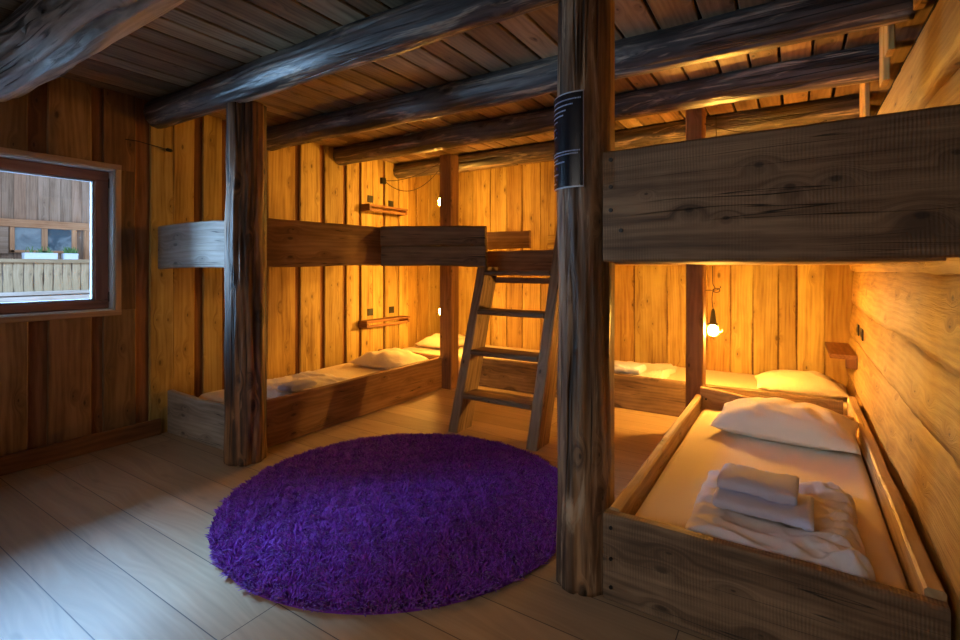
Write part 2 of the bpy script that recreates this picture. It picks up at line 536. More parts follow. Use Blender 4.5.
    def tube(s, pts, r, segs=8, mi=0, rs=None):
        pts = [Vector(p) for p in pts]
        rings = []
        us = []
        l = 0
        a = None
        for i, p in enumerate(pts):
            d = (pts[min(i + 1, len(pts) - 1)] - pts[max(i - 1, 0)]).normalized()
            if a is None:
                up = Vector((0, 0, 1)) if abs(d.z) < 0.9 else Vector((1, 0, 0))
                a = d.cross(up).normalized()
            a = (a - d * a.dot(d)).normalized()
            b = d.cross(a)
            rr = rs[i] if rs else r
            if i:
                l += (p - pts[i - 1]).length
            us.append(l)
            rings.append([p + a * rr * math.cos(2 * math.pi * j / segs) + b * rr * math.sin(2 * math.pi * j / segs) for j in range(segs)])
        s.rings(rings, us, [j * 0.01 for j in range(segs + 1)], smooth=True, mi=mi)
        return s

    def build(s, name, mats, parent=None):
        me = bpy.data.meshes.new(name)
        me.from_pydata(s.v, [], s.f)
        if not isinstance(mats, (list, tuple)):
            mats = [mats]
        for m in mats:
            me.materials.append(m)
        ul = me.uv_layers.new(name='UVMap')
        flat = [c for f in s.uv for uv in f for c in uv]
        ul.data.foreach_set('uv', flat)
        me.polygons.foreach_set('material_index', s.mi)
        me.polygons.foreach_set('use_smooth', s.sm)
        bm = bmesh.new()
        bm.from_mesh(me)
        bmesh.ops.recalc_face_normals(bm, faces=bm.faces)
        bm.to_mesh(me)
        bm.free()
        me.update()
        o = bpy.data.objects.new(name, me)
        COL.objects.link(o)
        if parent:
            o.parent = parent
            o.location = -parent.location
        return o


def tag(o, label=None, cat=None, group=None, kind=None):
    if label:
        o['label'] = label
    if cat:
        o['category'] = cat
    if group:
        o['group'] = group
    if kind:
        o['kind'] = kind
    return o


def thing(name, loc, label, cat, group=None, kind=None):
    o = bpy.data.objects.new(name, None)
    o.empty_display_size = 0.1
    COL.objects.link(o)
    o.location = loc
    return tag(o, label, cat, group, kind)


def grid_obj(name, P, mat, parent=None, smooth=True, cyclic_bottom=None):
    """P: array [nu][nv] of points -> open or closed sheet"""
    nu, nv = len(P), len(P[0])
    v = [tuple(p) for r in P for p in r]
    f = [(i * nv + j, (i + 1) * nv + j, (i + 1) * nv + j + 1, i * nv + j + 1) for i in range(nu - 1) for j in range(nv - 1)]
    if cyclic_bottom is not None:
        base = len(v)
        v += [tuple(p) for r in cyclic_bottom for p in r]
        f += [(base + i * nv + j, base + i * nv + j + 1, base + (i + 1) * nv + j + 1, base + (i + 1) * nv + j) for i in range(nu - 1) for j in range(nv - 1)]
        per = [(0, j) for j in range(nv)] + [(i, nv - 1) for i in range(1, nu)] + [(nu - 1, j) for j in range(nv - 2, -1, -1)] + [(i, 0) for i in range(nu - 2, 0, -1)]
        for a in range(len(per)):
            i0, j0 = per[a]
            i1, j1 = per[(a + 1) % len(per)]
            f.append((i0 * nv + j0, i1 * nv + j1, base + i1 * nv + j1, base + i0 * nv + j0))
    me = bpy.data.meshes.new(name)
    me.from_pydata(v, [], f)
    me.materials.append(mat)
    bm = bmesh.new()
    bm.from_mesh(me)
    bmesh.ops.remove_doubles(bm, verts=bm.verts, dist=1e-5)
    bmesh.ops.recalc_face_normals(bm, faces=bm.faces)
    for fc in bm.faces:
        fc.smooth = smooth
    bm.to_mesh(me)
    bm.free()
    o = bpy.data.objects.new(name, me)
    COL.objects.link(o)
    if parent:
        o.parent = parent
        o.location = -parent.location
    return o


XL, XR, YB, YF, ZC = -4.17, 0.43, 5.45, -1.6, 2.58
FL = 0.0

# ------------------------------------------------------------------ floor, ceiling
b = MB()
b.rings([[(-4.3, YF - .1, 0), (-4.3, YB + .1, 0), (-4.3, YB + .1, -.1), (-4.3, YF - .1, -.1)],
         [(0.6, YF - .1, 0), (0.6, YB + .1, 0), (0.6, YB + .1, -.1), (0.6, YF - .1, -.1)]], [0, 4.9], [0, 1, 2, 3, 4])
tag(b.build('floor', M['floor']), kind='structure')

b = MB()
rr = random.Random(5)
x = -4.24
i = 0
while x < 0.6:
    wd = rr.uniform(0.15, 0.21)
    b.board((x + wd / 2, YF - 0.05, ZC + 0.015 + rr.uniform(0, 0.006)), (x + wd / 2, YB + 0.05, ZC + 0.015), (1, 0, 0), wd - 0.014, 0.03, n=40, amp=0.003, seed=i, mi=0)
    x += wd
    i += 1
b.box(-4.3, 0.65, YF - .1, YB + .1, ZC + 0.045, ZC + 0.1, mi=1)
tag(b.build('ceiling', [M['ceil'], M['void']]), kind='structure')

# ------------------------------------------------------------------ left wall (vertical boards, window opening)
WY0, WY1, WZ0, WZ1 = 0.30, 1.565, 0.985, 2.01   # opening in the wall
b = MB()
strips = [(1.084, 1.19), (1.427, 1.50), (1.70, 1.80), (2.124, 2.20), (2.36, 2.44), (2.72, 2.80), (3.095, 3.165), (3.399, 3.463),
          (3.708, 3.765), (3.943, 3.985), (4.328, 4.365), (4.60, 4.62), (4.955, 4.975), (5.20, 5.215)]
# further strips towards and behind the camera
yy = 0.85
while yy > YF:
    strips.insert(0, (yy, yy + 0.07))
    yy -= 0.33
edge = YF - 0.05
segs = []
for s0, s1 in strips:
    segs.append((edge, s0, 0))
    segs.append((s0, s1, 1))
    edge = s1
segs.append((edge, YB + 0.03, 0))


def lboard(y0, y1, z0, z1, kind, seed, mi):
    c = (y0 + y1) / 2
    if kind == 0:
        b.board((XL - 0.0125, c, z0), (XL - 0.0125, c, z1), (0, 1, 0), y1 - y0 + 0.006, 0.025, n=int((z1 - z0) / 0.08), amp=0.0045, seed=seed, freq=1.1, mi=mi, ch=0.007)
    else:
        b.board((XL - 0.0375, c, z0), (XL - 0.0375, c, z1), (0, 1, 0), y1 - y0 + 0.05, 0.02, n=1, mi=mi, ch=0.003)


sd = 0
for y0, y1, kd in segs:
    sd += 1
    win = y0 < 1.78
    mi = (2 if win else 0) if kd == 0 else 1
    if kd == 0 and y1 - y0 > 0.30 and not win:
        # two boards side by side
        m = (y0 + y1) / 2
        cuts = [(y0, m), (m + 0.004, y1)]
    else:
        cuts = [(y0, y1)]
    for a0, a1 in cuts:
        sd += 7
        if a1 > WY0 and a0 < WY1:
            lo, hi = a0, a1
            lboard(lo, min(hi, 9), 0, WZ0 - 0.002, kd, sd, mi)
            lboard(lo, min(hi, 9), WZ1 + 0.002, ZC + 0.04, kd, sd, mi)
            if hi > WY1 + 0.02:
                lboard(WY1 + 0.004, hi, WZ0, WZ1, kd, sd + 1, mi)
            if lo < WY0 - 0.02:
                lboard(lo, WY0 - 0.004, WZ0, WZ1, kd, sd + 1, mi)
        else:
            lboard(a0, a1, 0, ZC + 0.04, kd, sd, mi)
# backing around the opening
for (y0, y1, z0, z1) in ((YF - .1, WY0, 0, ZC + .1), (WY1, YB + .1, 0, ZC + .1), (WY0, WY1, 0, WZ0), (WY0, WY1, WZ1, ZC + .1)):
    b.box(XL - 0.12, XL - 0.05, y0, y1, z0, z1, mi=3, ch=0.0005)
tag(b.build('wall_left', [M['wall'], M['wall_strip'], M['wall_win'], M['void']]), kind='structure')

b = MB()
b.board((XL + 0.014, YF, 0.062), (XL + 0.014, 1.86, 0.062), (0, 0, 1), 0.124, 0.028, n=50, amp=0.003, seed=3)
tag(b.build('baseboard_left', M['wall_strip']), kind='structure')

# window 1
wr = thing('window_1', (XL - 0.06, 0.93, WZ0), None, None, kind='structure')
b = MB()
cw, ct = 0.038, 0.012
b.box(XL + 0.001, XL + ct, WY0 - cw, WY1 + cw, WZ1, WZ1 + cw)
b.box(XL + 0.001, XL + ct, WY0 - cw, WY1 + cw, WZ0 - cw, WZ0)
b.box(XL + 0.001, XL + ct, WY0 - cw, WY0, WZ0, WZ1)
b.box(XL + 0.001, XL + ct, WY1, WY1 + cw, WZ0, WZ1)
b.build('casing', M['casing'], wr)
b = MB()
D = 0.13
b.box(XL - D - .05, XL + 0.001, WY0, WY1, WZ1 - 0.012, WZ1 + 0.004)
b.box(XL - D - .05, XL + 0.001, WY0, WY1, WZ0 - 0.004, WZ0 + 0.012)
b.box(XL - D - .05, XL + 0.001, WY0 - 0.004, WY0 + 0.012, WZ0, WZ1)
b.box(XL - D - .05, XL + 0.001, WY1 - 0.012, WY1 + 0.004, WZ0, WZ1)
b.build('jamb', M['jamb'], wr)
b = MB()
sx0, sx1 = XL - D, XL - D + 0.06
sw = 0.088
y0, y1, z0, z1 = WY0 + 0.012, WY1 - 0.012, WZ0 + 0.012, WZ1 - 0.012
sw = 0.075
b.box(sx0, sx1, y0, y1, z1 - sw, z1, ch=0.008)
b.box(sx0, sx1, y0, y1, z0, z0 + sw * 0.85, ch=0.008)
b.box(sx0, sx1, y0, y0 + sw, z0 + sw * 0.85, z1 - sw, ch=0.008)
b.box(sx0, sx1, y1 - 0.088, y1, z0 + sw * 0.85, z1 - sw, ch=0.008)
sash = b.build('sash', M['sash'], wr)
b = MB()
for (a0, a1, c0, c1) in ((y0 + sw, y1 - sw, z1 - sw - .009, z1 - sw), (y0 + sw, y1 - sw, z0 + sw * .85, z0 + sw * .85 + .009),
                         (y0 + sw, y0 + sw + .009, z0 + sw * .85, z1 - sw), (y1 - .088 - .009, y1 - .088, z0 + sw * .85, z1 - sw)):
    b.box(sx0 + 0.012, sx1 - 0.012, a0, a1, c0, c1, ch=0.001)
b.build('glazing_bead', M['bead'], wr)
b = MB()
b.box(XL - D + 0.026, XL - D + 0.031, y0 + sw, y1 - 0.088, z0 + sw * 0.85, z1 - sw, ch=0.0003)
b.build('pane', M['glass'], wr)
b = MB()
for z in (z0 + 0.05, z1 - 0.12):
    b.tube([(sx1 + 0.006, y1 + 0.002, z), (sx1 + 0.006, y1 + 0.002, z + 0.07)], 0.006)
b.build('hinge', M['black'], wr)

# ------------------------------------------------------------------ back wall
b = MB()
joints = [-4.2, -3.86, -3.62, -3.348, -3.10, -2.878, -2.62, -2.43, -2.2, -1.96, -1.724, -1.49, -1.143, -0.93, -0.745, -0.544, -0.344, -0.136, 0.016, 0.23, 0.60]
for i in range(len(joints) - 1):
    x0, x1 = joints[i], joints[i + 1]
    hv = 0.006 if i % 2 else 0.0
    g = 0.010 if i in (3, 5, 9, 10, 11, 15, 17, 18) else 0.004
    b.board(((x0 + x1) / 2, YB + 0.0125 + hv, 0), ((x0 + x1) / 2, YB + 0.0125 + hv, ZC + 0.04), (1, 0, 0), x1 - x0 - g, 0.025, n=30, amp=0.005, seed=i + 90, ch=0.006)
b.box(-4.3, 0.65, YB + 0.034, YB + 0.09, 0, ZC + .1, mi=1, ch=0.0005)
tag(b.build('wall_back', [M['wall'], M['wall_strip']]), kind='structure')

# ------------------------------------------------------------------ right wall (wide hewn planks, live edges)
b = MB()
seams = [0.0, 0.36, 0.70, 0.965, 1.27, 1.60, 1.95, 2.30]


def hewn_plank(z0, z1, seed, off):
    """one long plank with a wavy lower lip, leaning slightly out over the one below"""
    n = 260
    L = YB - YF + 0.06
    rings = []
    us = []
    for i in range(n + 1):
        l = i / n * L
        y = YF - 0.03 + l
        e0 = 0.026 * NZ(y * 0.9, seed * 5.3, 0) + 0.008 * NZ(y * 4.5, seed * 5.3, 3)
        e1 = 0.026 * NZ(y * 0.9, (seed + 1) * 5.3, 0) + 0.008 * NZ(y * 4.5, (seed + 1) * 5.3, 3)
        a0, a1 = z0 + e0, z1 + e1 + 0.012
        ring = []
        m = 9
        for j in range(m):
            q = j / (m - 1)
            z = a0 + (a1 - a0) * q
            ed = min(q, 1 - q)
            rnd_ = 0.016 * (1 - min(1, ed / 0.10)) ** 2
            dx = off + 0.034 * (1 - q) + 0.010 * NZ(y * 1.3, z * 2.5, seed) + 0.006 * NZ(y * 4, z * 6, seed + 5) + 0.0035 * NZ(y * 11, z * 9, seed + 7) - rnd_
            ring.append((XR + 0.015 - dx, y, z))
        ring.append((XR + 0.07, y, a1))
        ring.append((XR + 0.07, y, a0))
        rings.append(ring)
        us.append(l)
    per = [0]
    for j in range(len(rings[0])):
        a, c = Vector(rings[0][j]), Vector(rings[0][(j + 1) % len(rings[0])])
        per.append(per[-1] + (a - c).length)
    b.rings(rings, us, per, smooth=True)


for i in range(len(seams) - 1):
    hewn_plank(seams[i], seams[i + 1], i + 2, (0.040, 0.034, 0.012, 0.0, 0.008, 0.0, 0.006)[i])
b.box(XR + 0.06, XR + 0.16, YF - .1, YB + .1, 0, 2.30, mi=1, ch=0.0005)
b.box(XR + 0.14, XR + 0.2, YF - .1, YB + .1, 2.30, ZC + .1, mi=1, ch=0.0005)
# short upright boards closing the gap under the ceiling beside each log
for (y, wd, zb) in ((4.93, 0.17, 2.24), (4.28, 0.10, 2.28), (4.12, 0.16, 2.24), (3.30, 0.15, 2.26), (3.14, 0.10, 2.36), (2.40, 0.16, 2.28),
                    (2.22, 0.12, 2.34), (1.5, .2, 2.28), (0.5, .2, 2.28), (5.3, 0.2, 2.26)):
    b.board((XR - 0.035, y, zb), (XR - 0.035, y, ZC - 0.002), (0, 1, 0), wd, 0.03, n=8, amp=0.01, seed=int(y * 10), mi=0)
tag(b.build('wall_right', [M['hewn'], M['void']]), kind='structure')

# ------------------------------------------------------------------ wall behind the camera, with a window
b = MB()
FX0, FX1, FZ0, FZ1 = -2.7, -0.5, 0.95, 2.1
x = -4.2
i = 0
while x < 0.5:
    for (z0, z1) in (((0, ZC + .04),) if (x + 0.25 <= FX0 or x >= FX1) else ((0, FZ0), (FZ1, ZC + .04))):
        b.board((x + .125, YF - .0125, z0), (x + .125, YF - .0125, z1), (1, 0, 0), .242, .025, n=2, ch=.005)
    x += 0.25
    i += 1
tag(b.build('wall_front', M['wall_win']), kind='structure')
wf = thing('window_2', (-1.6, YF, FZ0), None, None, kind='structure')
b = MB()
for (x0, x1, z0, z1) in ((-2.75, -0.4, FZ1 - .06, FZ1 + .04), (-2.75, -0.4, FZ0 - .04, FZ0 + .06), (-2.75, -2.65, FZ0, FZ1), (-0.5, -0.4, FZ0, FZ1), (-1.62, -1.54, FZ0, FZ1)):
    b.box(x0, x1, YF - .05, YF + .02, z0, z1)
b.build('window_frame', M['sash'], wf)
b = MB()
b.box(-2.65, -0.5, YF - .02, YF - .015, FZ0 + .06, FZ1 - .06, ch=.0003)
b.build('pane', M['glass'], wf)

# ------------------------------------------------------------------ ceiling logs
logs = [
    ('greylog', (-4.16, 0.905, 2.485), (0.44, 0.93, 2.475), 0.160, 0.14, 11, 0.10, 'thick weathered grey log beam nearest the camera, cracked open, at the upper left'),
    ('beam', (-4.16, 1.85, 2.48), (0.44, 1.86, 2.50), 0.105, 0.10, 12, 0.07, 'dark log beam resting on the knotty post near the window wall'),
    ('beam', (-4.16, 2.80, 2.50), (0.44, 2.83, 2.50), 0.108, 0.105, 13, 0.06, 'dark log beam crossing above the ladder, next behind the one over the left log post'),
    ('beam', (-4.16, 3.66, 2.505), (0.44, 3.68, 2.515), 0.10, 0.115, 14, 0.06, 'dark log beam just in front of the two square posts'),
    ('beam', (-4.16, 4.58, 2.485), (0.44, 4.62, 2.50), 0.085, 0.10, 15, 0.06, 'orange-lit log beam farthest back, behind the square posts'),
]
for m, p0, p1, r0, r1, sd, irr, lab in logs:
    b = MB()
    b.log(p0, p1, r0, r1, seed=sd, irr=irr, crack=12 if m == 'greylog' else 6, cdepth=0.34 if m == 'greylog' else 0.15, n=170, segs=72,
          wander=0.012, start=math.pi / 2,
          extra=[(5.75, .10, .16, .06), (5.3, .16, .14, .05), (4.95, .27, .14, .06), (6.0, .3, .12, .05)] if m == 'greylog' else ())
    tag(b.build('ceiling_beam', M[m]), lab, 'beam')

# ------------------------------------------------------------------ posts
b = MB()
b.log((-0.738, 1.945, 0), (-0.735, 1.945, 2.40), 0.108, 0.106, seed=31, irr=0.07, crack=6, cdepth=0.15, n=120, wander=0.008, start=1.2,
      extra=[(4.65, .2, .3, .07), (4.5, .75, .3, .05), (4.95, .5, .45, .06), (4.2, .35, .2, .04)])
t = thing('log_post', (-0.737, 1.945, 0), 'tall peeled log post in the foreground with a black notice on it', 'post')
b.build('log', M['post'], t)
b = MB()
b.board((-0.655, 2.01, 0), (-0.655, 2.01, 2.42), (0, 1, 0), 0.08, 0.03, n=30, amp=0.003, seed=35)
b.build('edge_strip', M['bedpine'], t)
b = MB()
b.log((-3.125, 1.935, 0), (-3.14, 1.94, 2.40), 0.128, 0.12, seed=33, irr=0.09, crack=7, cdepth=0.20, n=110, wander=0.015, start=1.2,
      extra=[(3.45, .3, .35, .09), (3.85, .65, .4, .08), (4.2, .85, .4, .07), (4.1, .2, .3, .06), (3.1, .7, .3, .06)])
tag(b.build('log_post', M['darkpost']), 'rough dark log post at the foot corner of the left bunk', 'post')
b = MB()
b.box(-3.22, -3.06, 4.20, 4.34, 0, 2.50, ch=0.01)
tag(b.build('square_post', M['sqpost']), 'square reddish wooden post left of the ladder', 'post')
b = MB()
b.box(-0.705, -0.58, 4.00, 4.14, 0, 2.50, ch=0.01)
tag(b.build('square_post', M['sqpost']), 'square wooden post beside the hanging lamp, behind the right bunk', 'post')

# ------------------------------------------------------------------ lower beds


def nails(pts, parent, axis='y', r=0.007):
    for (x, y, z) in pts:
        n = MB()
        d = {'y': (0, -0.006, 0), 'x': (0.006, 0, 0)}[axis]
        n.tube([(x, y + (0.004 if axis == 'y' else 0), z), (x + d[0], y + d[1], z + d[2])], r, segs=10)
        n.build('nail', M['black'], parent)


# right bunk
t = thing('bed_frame', (-0.13, 1.9, 0), 'low pine bed frame at the right with dark sawn foot board', 'bed')
b = MB()
b.board((-0.632, 1.897, 0.170), (0.368, 1.897, 0.170), (0, 0, 1), 0.335, 0.05, n=40, amp=0.005, seed=41, lo=False, ch=0.008)
tag(b.build('foot_board', M['oldboard'], t), 'dark saw-marked foot board')
nails([(-0.60, 1.872, 0.29), (-0.60, 1.872, 0.17), (-0.60, 1.872, 0.06)], t)
b = MB()
b.board((-0.602, 1.923, 0.175), (-0.600, 3.925, 0.185), (0, 0, 1), 0.34, 0.045, n=40, amp=0.006, seed=42, lo=False, ch=0.008)
b.build('side_rail', M['bedpine'], t)
b = MB()
b.board((0.345, 1.923, 0.18), (0.345, 4.45, 0.185), (0, 0, 1), 0.36, 0.05, n=40, amp=0.012, seed=43, lo=False, ch=0.008)
b.build('side_rail', M['bedpine'], t)
b = MB()
b.board((-0.59, 3.945, 0.21), (0.318, 3.945, 0.165), (0, 0, 1), 0.40, 0.035, n=20, amp=0.006, seed=44, w1=0.33, lo=False, ch=0.008)
b.build('head_board', M['bedpine'], t)
nails([(-0.55, 3.926, 0.33), (-0.55, 3.926, 0.22)], t)

# left bunk
t = thing('bed_frame', (-3.7, 2.1, 0), 'low bed frame along the left wall behind the dark log post', 'bed')
b = MB()
b.board((-4.14, 1.93, 0.168), (-3.285, 1.96, 0.155), (0, 0, 1), 0.335, 0.045, n=20, amp=0.014, seed=51, lo=False, w1=0.31, ch=0.008)
tag(b.build('foot_board', M['paleboard'], t), 'grey weathered foot board')
b = MB()
b.board((-3.205, 2.13, 0.17), (-3.205, 4.195, 0.165), (0, 0, 1), 0.34, 0.045, n=40, amp=0.003, seed=52, lo=False, ch=0.008)
b.build('side_rail', M['rail'], t)
b = MB()
b.board((-4.14, 4.23, 0.165), (-3.24, 4.23, 0.175), (0, 0, 1), 0.33, 0.035, n=16, amp=0.006, seed=53, lo=False, ch=0.008)
b.build('head_board', M['rail'], t)

# back beds
t = thing('bed_frame', (-2.9, 4.95, 0), 'low bed frame along the back wall behind the ladder', 'bed')
b = MB()
b.board((-3.05, 4.52, 0.155), (-1.95, 4.52, 0.16), (0, 0, 1), 0.31, 0.045, n=30, amp=0.004, seed=61, lo=False, ch=0.008)
b.build('side_rail', M['oldboard'], t)
b = MB()
b.board((-1.97, 4.545, 0.155), (-1.97, 5.43, 0.155), (0, 0, 1), 0.31, 0.03, seed=62)
b.build('foot_board', M['oldboard'], t)
t = thing('bed_frame', (-0.8, 4.95, 0), 'low bed frame along the back wall seen right of the tall log post', 'bed')
b = MB()
b.board((-1.945, 4.52, 0.155), (0.30, 4.52, 0.155), (0, 0, 1), 0.31, 0.045, n=40, amp=0.005, seed=63, lo=False, ch=0.008)
b.build('side_rail', M['oldboard'], t)
b = MB()
b.board((-1.93, 4.545, 0.155), (-1.93, 5.43, 0.155), (0, 0, 1), 0.31, 0.03, seed=64)
b.build('foot_board', M['oldboard'], t)

# ------------------------------------------------------------------ upper bunks
t = thing('upper_bunk', (-0.13, 1.9, 1.32), 'upper bunk at the right behind a huge dark knotty board', 'bunk')
b = MB()
b.board((-0.632, 1.897, 1.535), (0.415, 1.897, 1.540), (0, 0, 1), 0.430, 0.05, n=40, amp=0.003, seed=71, ch=0.008)
tag(b.build('guard_board', M['bigboard'], t), 'wide dark knotty board')
nails([(-0.60, 1.872, 1.715), (-0.60, 1.872, 1.61), (-0.60, 1.872, 1.52), (-0.56, 1.872, 1.44)], t, r=0.008)
b = MB()
b.board((-0.588, 1.923, 1.53), (-0.60, 3.99, 1.53), (0, 0, 1), 0.36, 0.045, n=20, amp=0.004, seed=72)
b.build('side_rail', M['rail'], t)
b = MB()
y = 1.93
while y < 4.1:
    b.box(-0.56, 0.37, y, y + 0.17, 1.318, 1.34)
    y += 0.18
b.build('bed_base', M['bedpine'], t)

t = thing('upper_bunk', (-3.7, 2.05, 1.3), 'upper bunk on the left wall with a pale end board and red-brown rail', 'bunk')
b = MB()
b.board((-4.14, 1.86, 1.45), (-3.28, 1.95, 1.46), (0, 0, 1), 0.335, 0.045, n=20, amp=0.007, seed=73, ch=0.008, bow=0.008)
tag(b.build('end_board', M['paleboard'], t), 'pale weathered end board')
b = MB()
b.board((-3.205, 2.10, 1.475), (-3.205, 3.30, 1.49), (0, 0, 1), 0.35, 0.045, n=24, amp=0.004, seed=74, ch=0.008)
tag(b.build('side_rail', M['rail'], t), 'red-brown side rail')
b = MB()
y = 2.03
while y < 3.5:
    b.box(-4.13, -3.24, y, y + 0.17, 1.318, 1.34)
    y += 0.18
b.build('bed_base', M['bedpine'], t)

t = thing('upper_platform', (-1.9, 4.5, 1.32), 'raised sleeping platform across the back, behind two stacked slabs by the ladder', 'platform')
b = MB()
b.board((-3.155, 3.26, 1.578), (-2.185, 3.49, 1.562), (0, 0, 1), 0.172, 0.05, n=30, amp=0.006, seed=75, ch=0.012)
b.build('guard_board', M['slab'], t)
b = MB()
b.board((-3.155, 3.268, 1.402), (-2.185, 3.498, 1.392), (0, 0, 1), 0.184, 0.05, n=30, amp=0.006, seed=76, ch=0.012)
b.build('guard_board', M['slab'], t)
b = MB()
b.board((-2.45, 3.83, 1.345), (-1.45, 3.83, 1.345), (0, 0, 1), 0.20, 0.04, n=10, amp=0.003, seed=77)
b.build('edge_joist', M['rail'], t)
b = MB()
b.board((-3.04, 4.50, 1.585), (-2.28, 4.50, 1.585), (0, 0, 1), 0.18, 0.04, n=12, amp=0.003, seed=78)
b.build('guard_board', M['rail'], t)
b = MB()
b.board((-2.26, 4.9, 1.575), (-1.6, 4.9, 1.575), (0, 0, 1), 0.15, 0.04, n=12, amp=0.003, seed=79)
b.build('guard_board', M['wall'], t)
b = MB()
b.board((-1.45, 3.50, 1.5), (-0.85, 3.50, 1.5), (0, 0, 1), 0.34, 0.045, n=12, amp=0.004, seed=80)
b.build('guard_board', M['rail'], t)
b = MB()
y = 3.86
while y < 5.3:
    x0, x1 = -4.13, 0.37
    if y < 4.38:
        x0, x1 = -3.03, -0.78
    b.box(x0, x1, y, y + 0.165, 1.318, 1.34)
    y += 0.175
b.build('platform_boards', M['bedpine'], t)

# ------------------------------------------------------------------ ladder
LX0, LX1 = -2.265, -1.575   # rail centres
t = thing('ladder', (-1.91, 3.2, 0), 'short wooden bunk ladder with flat treads by the purple rug', 'ladder')


def lad(name, xc, ztop):
    # a plank leaning back, feet cut level with the floor
    lean = 0.33
    wd = 0.215
    rings = []
    us = []
    n = 16
    for i in range(n + 1):
        z = ztop * i / n
        yf = 3.12 + lean * z + 0.004 * NZ(z * 3, xc, 0)
        yb = yf + wd + 0.004 * NZ(z * 3, xc, 9)
        h = 0.043
        c = 0.006
        rings.append([(xc - h, yf + c, z), (xc - h + c, yf, z), (xc + h - c, yf, z), (xc + h, yf + c, z),
                      (xc + h, yb - c, z), (xc + h - c, yb, z), (xc - h + c, yb, z), (xc - h, yb - c, z)])
        us.append(z * 1.05)
    m = MB()
    m.rings(rings, us, [0, .01, .07, .08, .27, .28, .34, .35, .54])
    return m.build(name, M['ladder'], t)


lad('side_rail', LX0, 1.30)
lad('side_rail', LX1, 1.66)
for i, z in enumerate((0.275, 0.605, 0.925, 1.25)):
    yf = 3.12 + 0.33 * z - 0.012
    m = MB()
    m.board((LX0 + 0.044, yf + 0.10, z), (LX1 - 0.044, yf + 0.10, z), (0, 1, 0), 0.2, 0.04, n=12, amp=0.004, seed=i + 84, ch=0.008)
    m.build('tread', M['ladder'], t)
m = MB()
m.board((LX0 + 0.044, 3.72, 1.185), (LX1 - 0.044, 3.72, 1.185), (0, 0, 1), 0.05, 0.03, n=6, seed=88)
m.build('cross_bar', M['rail'], t)

# ------------------------------------------------------------------ mattresses


def mattress(x0, x1, y0, y1, z0, z1, label, seed):
    nu, nv = 60, 60
    r = 0.05
    P = []
    Q = []
    for i in range(nu + 1):
        a = i / nu
        row = []
        rb = []
        for j in range(nv + 1):
            c = j / nv
            # cosine clustering near edges
            xa = x0 + (x1 - x0) * (0.5 - 0.5 * math.cos(math.pi * a))
            ya = y0 + (y1 - y0) * (0.5 - 0.5 * math.cos(math.pi * c))
            ex = min(xa - x0, x1 - xa)
            ey = min(ya - y0, y1 - ya)
            dz = 0
            for e in (ex, ey):
                if e < r:
                    dz -= r * (1 - math.sqrt(max(0, 1 - (1 - e / r) ** 2))) * 0.8
            z = z1 + dz + 0.006 * NZ(xa * 3, ya * 3, seed) + 0.0025 * NZ(xa * 14, ya * 3, seed)
            row.append((xa, ya, z))
            rb.append((xa, ya, z0))
        P.append(row)
        Q.append(rb)
    o = grid_obj('mattress', P, M['sheet'], cyclic_bottom=Q)
    return tag(o, label, 'mattress')


mattress(-0.575, 0.315, 1.93, 3.92, 0.04, 0.275, 'cream sheeted mattress in the right bed, towels lying on its duvet', 1)
mattress(-4.12, -3.235, 2.12, 4.205, 0.04, 0.26, 'mattress in the bed along the left wall', 2)
mattress(-4.12, -1.995, 4.56, 5.43, 0.04, 0.29, 'mattress in the back bed behind the ladder', 3)
mattress(-1.90, 0.38, 4.56, 5.43, 0.04, 0.265, 'mattress in the back bed right of the tall log post', 4)


# ------------------------------------------------------------------ pillows
def pillow(cx, cy, z, L, W, H, rot, label, seed, tilt=0.0):
    n = 44
    top = []
    bot = []
    for i in range(n + 1):
        u = -math.cos(math.pi * i / n)
        rt, rb = [], []
        for j in range(n + 1):
            v = -math.cos(math.pi * j / n)
            # pinch the sides, corners stay out
            px = u * L / 2 * (1 - 0.07 * (1 - v * v) * 0 - 0.06 * (1 - abs(v)) * abs(u) ** 3)
            py = v * W / 2 * (1 - 0.06 * (1 - abs(u)) * abs(v) ** 3)
            prof = (max(0, 1 - abs(u) ** 2.6) ** 0.62) * (max(0, 1 - abs(v) ** 2.6) ** 0.62)
            wr = 0.018 * NZ(px * 9, py * 9, seed) + 0.042 * abs(NZ(px * 6 + py * 4, py * 5, seed + 3)) * prof
            edge_w = 0.010 * NZ(px * 22, py * 22, seed + 8) * (1 - prof)
            zt = prof * (H * 0.64 + wr) + edge_w
            zb = -prof * (H * 0.36) + edge_w
            rt.append((px, py, zt))
            rb.append((px, py, zb))
        top.append(rt)
        bot.append(rb)
    o = grid_obj('pillow', top, M['pillow'], cyclic_bottom=bot)
    # drape: push underside flat
    me = o.data
    zmin = -H * 0.30
    for vv in me.vertices:
        if vv.co.z < zmin:
            vv.co.z = zmin
    o.location = (cx, cy, z + H * 0.30)
    o.rotation_euler = (tilt, 0, rot)
    return tag(o, label, 'pillow')


pillow(-0.06, 3.51, 0.280, 0.74, 0.50, 0.195, -0.07, 'plump cream pillow nearest the camera, in the right bed', 1, 0.06)
pillow(0.02, 4.86, 0.262, 0.62, 0.50, 0.17, 0.1, 'cream pillow behind the right head board, under the wall shelf', 2)
pillow(-3.58, 3.83, 0.255, 0.70, 0.52, 0.17, 0.05, 'white pillow at the head of the bed along the left wall', 3)
pillow(-3.72, 4.98, 0.288, 0.52, 0.60, 0.17, 0.0, 'white pillow glimpsed behind the left bed, beside the square post', 4)


